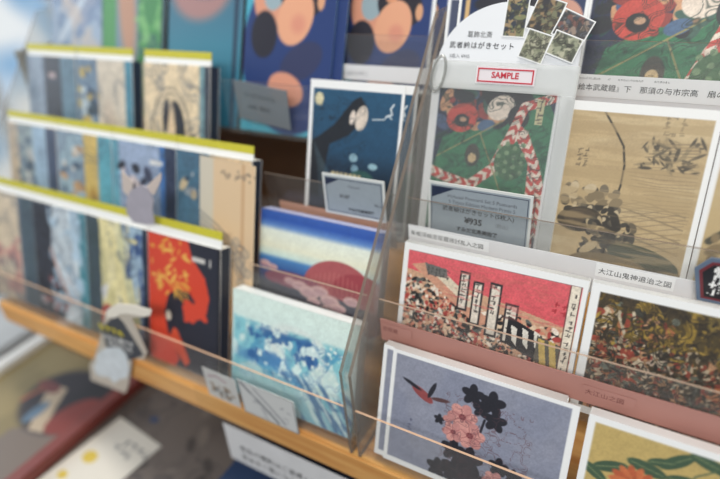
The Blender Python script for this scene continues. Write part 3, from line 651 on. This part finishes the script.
# price tags
def price_tag(x, y, z, w, h, lean, roll, label, lines, corner=True):
    o = box('price_tag', (0, 0, 0), (w/1000, h/1000, .0012), TAGWHITE); place(o, x, y, z, lean, roll); tag(o, label, 'price tag', 'grey price tags in front of the cards')
    p = box('tag_face', (.0022, .0022, .0012), ((w-2.2)/1000, (h-2.2)/1000, .0014), TAGGREY, o)
    bm = bmesh.new()
    for lo, hi in (((3.2, h-4.2), (w-3.2, h-3.7)), ((3.2, 3.2), (3.7, h-4.2)), ((w-3.7, 3.2), (w-3.2, h-4.2)), ((3.2, 3.2), (w-3.2, 3.7))): bm_box(bm, (lo[0]/1000, lo[1]/1000, .0014), (hi[0]/1000, hi[1]/1000, .00155))
    me = bpy.data.meshes.new('tag_outline'); bm.to_mesh(me); bm.free(); link('tag_outline', me, NAVY, p)
    if corner: 
        q = prism('corner_flash', [(.0037, (h-4.2)/1000), (.0037, (h-4.2-w*.11)/1000), ((3.7+w*.22)/1000, (h-4.2)/1000)], .0003, NAVY, p); q.location.z = .0014
    for (s, sz, lx, ly, al, mm, b) in lines: text(s, sz, mm, p, lx, ly, 1.6, al, bold=b)
    return o
price_tag(-184, 400, -278.4, 90, 72, 4, 0, 'grey price tag with a dark corner reading ¥935, before the sample sleeve',
    [('Hokusai Postcard Set 5 Postcards', 4.4, 48, 61, 'CENTER', GREYINK, 0), ('5 Types Edition Modern Prints 5', 4.4, 48, 56, 'CENTER', GREYINK, 0), ('武者絵はがきセット(5枚入)', 5.2, 45, 49, 'CENTER', INK, .05),
     ('¥935', 7.6, 34, 40.5, 'LEFT', INK, .3), ('（税込）', 4.2, 58, 40.5, 'LEFT', GREYINK, 0), ('すみだ北斎美術館', 4.6, 45, 31.5, 'CENTER', INK, .15)])
price_tag(-286.5, 391, -250, 66, 41, 2, 0.6, 'small grey price tag reading ¥187 hung before the moonlit card',
    [('Postcard', 3.4, 34, 31, 'CENTER', GREYINK, 0), ('¥187', 5.2, 18, 20, 'LEFT', GREYINK, .15), ('（税込）', 3.4, 52, 16, 'LEFT', GREYINK, 0), ('すみだ北斎美術館', 3.5, 40, 7.5, 'CENTER', INK, .1)])
# title labels stuck on the lips
def title(x, y, z, w, h, body, size, label, m=None, sub=None, ink=INK):
    o = box('title_label', (0, 0, 0), (w/1000, h/1000, .0003), m or mat('label_paper', (238, 239, 240), .5)); place(o, x, y, z, 0); tag(o, label, 'label', 'title labels on the rack lips')
    tx = 7 if sub else 2; text(body, size, ink, o, tx, h*.42, .5)
    if sub: text(sub, size*.32, ink, o, tx, h*.82, .5)
    return o
YL = 2.6
title(-198.5, T3[0]-YL, -258.5, 74, 10, '新板浮絵忠臣蔵夜討乱入之図', 5.2, 'white title label under the sample sleeve, above the crimson card')
title(-40, T3[0]-YL, -259, 54, 11.5, '大江山鬼神退治之図', 5.6, 'white title label under the tan postcard, above the brown battle-coloured card')
title(-199, T2[0]-YL, -322, 30, 10, '忠臣蔵', 5.0, 'short pink title label under the crimson card', PINKS, None, mat('faded_ink', (120, 70, 66), .6))
title(-30, T2[0]-YL, -324, 36, 10, '大江山之図', 5.4, 'pink title label under the brown and mustard card', PINKS, None, MATS['faded_ink'])
title(-93, T4[0]-YL, -152, 175, 18.5, '絵本武蔵鐙』下　那須の与市宗高　扇の的のほまれ', 5.9, 'long white title label under the top right green card', None, 'えほんむさしあぶみ　　　げ　　　なすのよいちむねたか　　　　おうぎのまと')
title(-341, T4[0]-YL, -151.5, 128, 15.5, '百物語　こはだ小平二', 5.0, 'white title label above the moonlit card, below the orange-faced card', mat('label_white', (242, 242, 244), .5), None, GREYINK)

# ---------------------------------------------------------------- left rack: postcards and boxed sets beside the divider
g = 'moonlit postcards in the third row'
mo = art_moonlit()
c = stand_card(mo, .9, -327.5, 405, -277.6, LEAN, 'dark blue moonlit postcard with a white wisp, left of the divider', g)
backs(c, 1, -327.5, 405, -277.6, LEAN, 2.0, (12,), 'moonlit postcard behind the front one, shifted right against the divider', '', g)
g = 'orange and navy postcards in the top row'
A = art_oval(103, 104, 18, 4)
c = stand_card(A, .9, -331.5, 503, -163.8, LEAN, 'navy postcard with peach rounded shapes, top row left of the divider', g)
backs(c, 1, -331.5, 503, -163.8, LEAN, 2.0, (15,), 'navy and peach postcard behind the front one, shifted right to the divider', '', g)
def boxed(art, t, x, y, z, lean, label, top, roll=0):
    o = printed('boxed_card_set', art, .8, m=COVER, side=top); place(o, x, y, z, lean, roll); tag(o, label, 'boxed card set')
    b = box('box_body', (0, 0, -t/1000), (art.w/1000, art.h/1000, 0), mat('box_'+str(top[0]), top, .4, .03, 80), o, .0012); return o
boxed(art_hills(), 13, -353, 340, -345.8, 19, 'flat box with red hills under a cream and blue sky', (176, 182, 214))
boxed(art_foam(), 14, -358, 282.5, -420, 18, 'flat pale aqua box with blue foamy blotches in the bottom row', (228, 232, 230))

# ---------------------------------------------------------------- notebooks
def notebook(art, x, T, label, group, y_off=6, lean=18, w=105, h=148, roll=0, page=(0,), stray=False):
    y, zt, zf = T
    n = empty('notebook'); place(n, x, y+y_off, zf+5.2, lean, roll); tag(n, label, 'notebook', group)
    o = printed('cover', art, .8, m=COVER, parent=n); h1, h2 = (9.0, 17.5) if T is T1 else (6.5, 14.5)
    th = 13.0
    box('page_block', (.0008, 0, -th/1000), ((w-.8)/1000, (h-.6)/1000, -.00002), CREAMP, n)
    box('spine', ((w-.8)/1000, 0, -th/1000), ((w)/1000, h/1000, 0), mat('spine_navy', (46, 56, 72), .45), n)
    box('back_cover', (0, 0, -(th+.8)/1000), (w/1000, h/1000, -th/1000), WHITE, n)
    box('header_card', (0, (h-.55)/1000, -.0019), (w/1000, (h+h1)/1000, -.0010), WHITE, n)
    box('header_band', (0, (h+h1)/1000, -.0020), (w/1000, (h+h2)/1000, -.0009), GREEN, n)['label'] = 'yellow-green band along the top'
    return n
NG = 'notebooks in the left rack'
def lab(s): return s
notebook(art_ember(), -480.5, T1, 'red-orange and black notebook in the bottom row, next to the aqua box', NG)
notebook(art_panels(51, [(24, (62, 78, 84)), (62, (206, 196, 140)), (105, (150, 176, 196))], ex_r1b), -586.5, T1, 'notebook with a cream diagonal sweep and blue streaks, left of the red-orange one', NG)
notebook(art_panels(52, [(88, (196, 208, 216)), (105, (70, 136, 150))], ex_r1c), -692, T1, 'black and pale blue notebook with a teal right edge in the bottom row', NG)
notebook(art_panels(53, [(74, (214, 196, 170)), (105, (74, 92, 104))], ex_r1d), -797, T1, 'cream and pink notebook at the far left of the bottom row', NG)
nb = notebook(art_panels(54, [(48, (70, 110, 136)), (105, (214, 186, 150))], ex_ink), -468, T2, 'cream notebook with inky tendrils and a cover flap standing out', NG)
notebook(art_panels(55, [(12, (96, 160, 180)), (80, (150, 168, 198)), (88, (60, 110, 176)), (105, (40, 50, 78))], ex_fig), -574, T2, 'lilac-blue notebook behind the grey cut-out tag, second row', NG)
notebook(art_panels(56, [(54, (126, 146, 166)), (80, (196, 170, 110)), (105, (88, 160, 178))], ex_yel), -680, T2, 'blue and yellow notebook with a teal right edge in the second row', NG)
notebook(art_panels(57, [(22, (196, 176, 150)), (54, (140, 156, 160)), (84, (150, 178, 202)), (105, (62, 76, 104))], ex_blue), -786, T2, 'beige and pale blue notebook at the far left of the second row', NG)
notebook(art_panels(58, [(90, (226, 204, 168)), (97, (110, 150, 160)), (105, (58, 66, 80))], ex_oval), -561, T3, 'cream notebook with a black oval emblem in the third row', NG)
notebook(art_panels(59, [(40, (110, 136, 160)), (92, (206, 194, 176)), (105, (70, 136, 160))], ex_yb), -686, T3, 'grey-beige and blue notebook in the third row, middle of three', NG)
notebook(art_panels(60, [(38, (140, 156, 176)), (74, (58, 62, 74)), (105, (96, 130, 150))], ex_gk), -793.5, T3, 'notebook with a black middle panel at the far left of the third row', NG)
# the flap: a bent cover sheet standing out of the cream notebook
A = Art(85, 142, (222, 190, 150), 1.2, 61)
A.rect(0, 0, 24, 142, (206, 196, 176)); A.rect(66, 0, 71, 142, (206, 166, 124))
for k in range(6): A.stroke([(0, 84-k*5), (30, 74-k*6), (56, 60-k*5), (72, 58-k*8)], 1.3, (84, 92, 104))
for k in range(12): A.ell(58+10*math.cos(k*1.3)+k, 44+k*2.2*math.sin(k), 6, 5, (96, 104, 116), k*20, .5); A.ell(58+10*math.cos(k*1.3)+k, 44+k*2.2*math.sin(k), 4.6, 3.8, (216, 188, 152), k*20, .7)
A.specks(30, (36, 124, 90, 134), [(150, 130, 110)], .6, 1.4)
fo = printed('cover_flap', A, .5, m=PRINT, parent=nb, side=(226, 216, 196))
co = np.zeros(len(fo.data.vertices)*3); fo.data.vertices.foreach_get('co', co); co = co.reshape(-1, 3)
a = co[:, 0]/.085; co[:, 2] += .001+.012*np.clip(a, 0, 1)**.7; fo.data.vertices.foreach_set('co', co.ravel()); fo.data.update(); fo.location = (.036, .004, .001)

# ---------------------------------------------------------------- large prints in the top row of the left rack
LG = 'large picture folders in the top row'
def folder(art, x, y_off, label):
    o = printed('picture_folder', art, 1.2, m=COVER, side=(150, 190, 206)); place(o, x, T4L[0]+y_off, T4L[2]+.5, 21); tag(o, label, 'picture folder', LG); return o
folder(art_oval(118, 210, 70, 0), -446, 6, 'large teal and navy folder with a peach face-like oval, top row right')
folder(art_oval(118, 210, 71, 0), -434, 9, 'large navy and peach folder behind the teal one, shifted right')
A = Art(116, 210, (52, 116, 146), 1.5, 72); A.ygrad([(0, (40, 112, 140)), (90, (60, 130, 156)), (210, (80, 96, 122))]); A.ell(52, 156, 48, 38, (196, 130, 122), 10, .8, 8); A.ell(50, 165, 40, 22, (90, 110, 136), -10, .7, 6); A.rect(104, 0, 110, 210, (40, 60, 84)); A.rect(98, 170, 106, 184, (206, 200, 196))
folder(A, -567, 6, 'large teal folder with a dull red blur, second from the right in the top row')
A = Art(118, 210, (74, 150, 84), 1.5, 73); A.rect(28, 0, 70, 210, (110, 140, 160)); A.ell(48, 140, 16, 80, (196, 140, 110), 6, .9, 6); A.blotch(16, .55, (60, 110, 96), 4, .1, (70, 0, 118, 210), .8); A.blotch(14, .6, (130, 190, 120), 6, .1, (60, 90, 118, 210), .8); A.ell(92, 150, 14, 40, (70, 140, 84)); A.rect(112, 0, 118, 210, (40, 60, 80))
folder(A, -692, 6, 'large green folder with a brown streak in the top row')
A = Art(112, 210, (150, 170, 196), 1.5, 74); A.poly([(6, 150), (70, 100), (112, 150), (112, 210), (20, 210)], (140, 152, 178)); A.stroke([(10, 80), (96, 170)], 10, (186, 200, 216)); A.blotch(26, .55, (196, 180, 170), 5, .1, a=.7); A.blotch(20, .58, (110, 134, 170), 8, .1, a=.8)
folder(A, -806+5, 6, 'large grey-blue folder at the far left of the top row')

ft = box('tag_holder', (0, 0, 0), (.070, .044, .0012), acrylic('smoky_tag', (.6, .63, .66), .6, (150, 158, 164), .2)); place(ft, -434, 452, -190, -4, -6); tag(ft, 'smoky grey tag holder with two faint text lines before the teal and navy folder', 'tag holder')
text('クリアファイル', 6, INK, ft, 12, 30, 1.4); text('¥440（税込）', 5.5, INK, ft, 16, 17, 1.4)
# ---------------------------------------------------------------- signs, tags and the clear ring
def flat(name, pts, y, z0, depth, m, parent=None, x0=0):
    """polygon in world millimetres (x,z) on a vertical plane at y, its front towards the viewer"""
    o = prism(name, [((x-x0)/1000, (z-z0)/1000) for x, z in pts], depth/1000, m, parent); return o
# pop tag in front of the bottom row
bk = flat('pop_tag', [(-512,-355),(-487,-339),(-455,-331),(-431,-331),(-444,-343),(-471,-353),(-465,-399),(-476,-414),(-498,-421),(-530,-478),(-544,-497),(-615,-504),(-600,-470),(-581,-452),(-538,-393)], 270, -450, 1.0, mat('tag_backing', (196, 188, 176), .4, .04, 60), None, -520)
place(bk, -520, 271, -450, 0); tag(bk, 'cut-out shop tag with dark panel and white blot hanging over the shelf edge', 'tag')
dk = flat('dark_panel', [(-498,-357),(-488,-365),(-473,-406),(-502,-425),(-543,-421),(-537,-389)], 0, -450, .4, mat('slate_panel', (62, 68, 78), .5), bk, -520); dk.location.z = .001
bl = flat('white_blot', [(-574,-445),(-556,-430),(-543,-421),(-526,-414),(-512,-410),(-506,-418),(-508,-426),(-514,-446),(-526,-463),(-540,-470),(-558,-485),(-566,-478),(-578,-482),(-592,-486),(-594,-476),(-590,-468),(-580,-458)], 0, -450, .4, mat('blot_white', (214, 222, 228), .5, .12, 70), bk, -520); bl.location.z = .0012
fp = flat('white_paper_curl', [(-516,-366),(-509,-354),(-498,-346),(-485,-338),(-470,-334),(-452,-330),(-428,-328),(-434,-337),(-446,-342),(-474,-347),(-488,-353),(-500,-362)], 0, -450, .6, mat('curl_paper', (240, 234, 222), .5), bk, -520); fp.location.z = .0016
YEL = mat('yellow_ink', (222, 206, 60), .5)
text('おすすめ', 11, YEL, dk, 2, 64, .6, 'CENTER', rotz=2, bold=.3); text('のお土産です', 9, WHITE, dk, 9, 51, .6, 'CENTER', rotz=5, bold=.2); text('ぜひどうぞ', 9, WHITE, dk, 7, 41, .6, 'CENTER', rotz=4, bold=.2)
# grey rounded tag in the second row
tg = flat('cutout_tag', [(-469,-221),(-460,-218),(-454,-221),(-450,-233),(-457,-245),(-460,-262),(-473,-266),(-495,-268),(-502,-257),(-498,-250),(-496,-244),(-489,-234),(-481,-227)], 0, -245, 1.0, mat('tag_lilac_grey', (176, 172, 184), .5, .06, 60), None, -475)
place(tg, -475, 325, -247, 0); tag(tg, 'rounded lilac-grey cut-out tag standing before the lilac-blue notebook', 'tag')
for q in ([(-488,-206),(-476,-218),(-484,-234),(-491,-238),(-497,-230)], [(-459,-221),(-440,-208),(-428,-200),(-431,-208),(-449,-228)]):
    e = flat('pale_wing', q, 0, -245, .6, mat('wing_cream', (214, 200, 192), .5), tg, -475); e.location.z = -.0008
# hexagonal sign
hx = prism('hexagonal_sign', [(x/1000, y/1000) for x, y in ((6, 0), (0, 24), (8, 34), (38, 36), (48, 26), (44, 0))], .0016, mat('sign_blue_border', (96, 112, 134), .4)); place(hx, 23, 386, -257, 4, 0)
tag(hx, 'hexagonal black sign with blue and red borders at the right edge', 'sign')
q = prism('red_border', [(x/1000, y/1000) for x, y in ((8, 2.4), (3, 23.4), (9.4, 31.2), (37, 33.2), (45, 25), (41.8, 2.4))], .0003, mat('sign_red', (112, 46, 54), .4), hx); q.location.z = .0016
q2 = prism('black_panel', [(x/1000, y/1000) for x, y in ((9.6, 4.2), (5.2, 22.8), (10.6, 29.3), (36.4, 31.2), (43, 24.4), (40, 4.2))], .0003, mat('sign_black', (30, 30, 36), .4), hx); q2.location.z = .0019
text('常設', 11.5, WHITE, q2, 11, 22.5, .5, bold=.35); text('推薦', 11.5, WHITE, q2, 10.5, 11, .5, bold=.35)
# small white cards lying against the bottom lip, and the paper hung below the shelf
wc = empty('price_card'); place(wc, -333, 272, -429, 0); tag(wc, 'small white card standing before the aqua box, dark strokes across it', 'card')
A = Art(68, 44, (204, 206, 206), .8, 81); A.stroke([(4, 42), (30, 18), (44, 4)], 3.5, (126, 130, 136)); A.stroke([(20, 40), (40, 20), (52, 8)], 2.4, (150, 152, 158)); A.specks(14, (10, 4, 60, 30), [(170, 172, 176)], .8, 2, 4); A.margin(1.2, c=(120, 124, 126))
printed('card_face', A, .8, parent=wc)
A = Art(44, 40, (198, 198, 196), .8, 82); A.stroke([(6, 30), (18, 34), (30, 30)], 2.5, (170, 140, 150)); A.specks(26, (8, 6, 36, 22), [(96, 100, 104), (150, 130, 110)], 1, 2.4, 2)
o = printed('leaflet', A, .6); place(o, -384, 274, -430, 0, -1); tag(o, 'small pale leaflet beside the white card at the bottom lip', 'leaflet')
sg = box('hanging_notice', (0, 0, 0), (.330, .055, .0006), mat('notice_paper', (204, 204, 206), .6, .04, 30), None); place(sg, -376, 271.6, -524, 2); tag(sg, 'white paper notice with rows of text hung below the golden shelf edge', 'notice')
for k, s in enumerate(('商品の撮影はご遠慮ください。お手に取ってご覧いただけます。ご購入は一階レジまで。', '見本をご覧になりましたら元の場所へお戻しください。ありがとうございます。')): text(s, 9.5, INK, sg, 18, 25-k*14, .8)
# clear plastic ring at the top of the divider
cu = bpy.data.curves.new('clear_ring', 'CURVE'); cu.dimensions = '3D'; cu.bevel_depth = .0013; cu.bevel_resolution = 3; sp = cu.splines.new('NURBS')
ringp = [(.006*math.cos(a)+.004*math.sin(a), 0, .0155*math.sin(a)) for a in [k*math.pi/6 for k in range(12)]]
sp.points.add(11)
for k, p in enumerate(ringp): sp.points[k].co = (*p, 1)
sp.use_cyclic_u = True; sp.order_u = 4
tmp = bpy.data.objects.new('tmp', cu); COL.objects.link(tmp); bpy.context.view_layer.update()
me = bpy.data.meshes.new_from_object(tmp.evaluated_get(bpy.context.evaluated_depsgraph_get())); bpy.data.objects.remove(tmp)
me.materials.clear(); rg = link('clear_ring', me, acrylic('clear_ring_plastic', (.75, .75, .73), .25, (215, 215, 210), .04, .3)); rg.location = P(-191, 444, -126)
for p in me.polygons: p.use_smooth = True
tag(rg, 'clear plastic ring hooked at the top of the divider beside the sample sleeve', 'ring')

# ---------------------------------------------------------------- framed print and sheet on the lower table
fr = empty('framed_print', P(-900, 20, -601)); tag(fr, 'framed print lying on the lower table, red-brown right edge and pale left edge', 'framed print')
FM = mat('red_brown_frame', (122, 58, 52), .4, .1, 40); FW = mat('pale_frame', (226, 224, 220), .4)
A = Art(212, 330, (136, 120, 78), 2.0, 90); A.poly([(60, 0), (112, 60), (126, 180), (212, 240), (212, 0)], (120, 106, 96)); A.blotch(60, .5, (160, 140, 92), 3, .2, (0, 0, 110, 330), .6)
A.ell(150, 250, 70, 60, (44, 38, 46), 0, .95, 6); A.ell(196, 270, 40, 60, (40, 36, 40), 0, .9, 6); A.poly([(96, 262), (132, 268), (150, 236), (176, 196), (150, 190), (124, 226)], (186, 166, 140)); A.ell(100, 258, 24, 10, (120, 60, 58)); A.ell(190, 236, 26, 40, (136, 54, 46), -20); A.ell(130, 216, 10, 22, (90, 116, 140)); A.stroke([(86, 222), (94, 250)], 7, (170, 92, 60))
for k in range(4): A.stroke([(40+k*10, 92+k*4), (48+k*9, 84), (62+k*6, 92)], 2, (66, 84, 66))
pr = printed('print', A, 1.0, parent=fr); pr.location = (.022, .022, .006)
box('frame_backing', (.002, .002, 0), (.254, .372, .006), WOOD_D, fr)
for nm, lo, hi, m in (('frame_rail_right', (.234, 0, 0), (.256, .374, .018), FM), ('frame_rail_left', (0, 0, 0), (.022, .374, .018), FW), ('frame_rail_near', (.022, 0, 0), (.234, .022, .018), FM), ('frame_rail_far', (.022, .352, 0), (.234, .374, .018), FM)):
    box(nm, lo, hi, m, fr, .0015)
fr.location = P(-897, 0, -601.5)
A = Art(96, 140, (226, 220, 208), 1.2, 91); A.ticks(34, 118, 5, 1, 9, (60, 64, 76)); A.ticks(44, 104, 4, 1, 8, (60, 64, 76)); A.ell(26, 76, 12, 9, (222, 192, 70)); A.ell(20, 40, 8, 6, (222, 192, 70))
o = printed('printed_card', A, .6); o.location = P(-640, 152, -601); o.rotation_euler = (0, 0, math.radians(-6)); tag(o, 'white printed card lying right of the framed print on the lower table', 'card')
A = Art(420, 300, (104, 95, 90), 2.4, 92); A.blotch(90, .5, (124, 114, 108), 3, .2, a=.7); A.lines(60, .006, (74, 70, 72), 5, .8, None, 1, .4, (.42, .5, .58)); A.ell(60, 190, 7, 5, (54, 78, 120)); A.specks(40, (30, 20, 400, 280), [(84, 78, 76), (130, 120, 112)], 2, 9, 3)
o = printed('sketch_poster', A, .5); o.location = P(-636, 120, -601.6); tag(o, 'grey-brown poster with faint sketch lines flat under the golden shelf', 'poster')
bx = box('navy_box', (-.06, -.09, 0), (.06, .09, .05), mat('navy_card', (42, 62, 96), .5, .05, 40), None, .002); bx.location = P(-330, 330, -601.5); tag(bx, 'navy blue box on the lower table below the hanging notice', 'box')
gb = box('grey_board', (-.09, -.2, 0), (.09, .2, .02), mat('grey_board_face', (170, 172, 174), .5, .05, 30), None, .002); gb.location = P(-1010, 420, -601.5); tag(gb, 'pale grey board lying left of the framed print on the lower table', 'board')
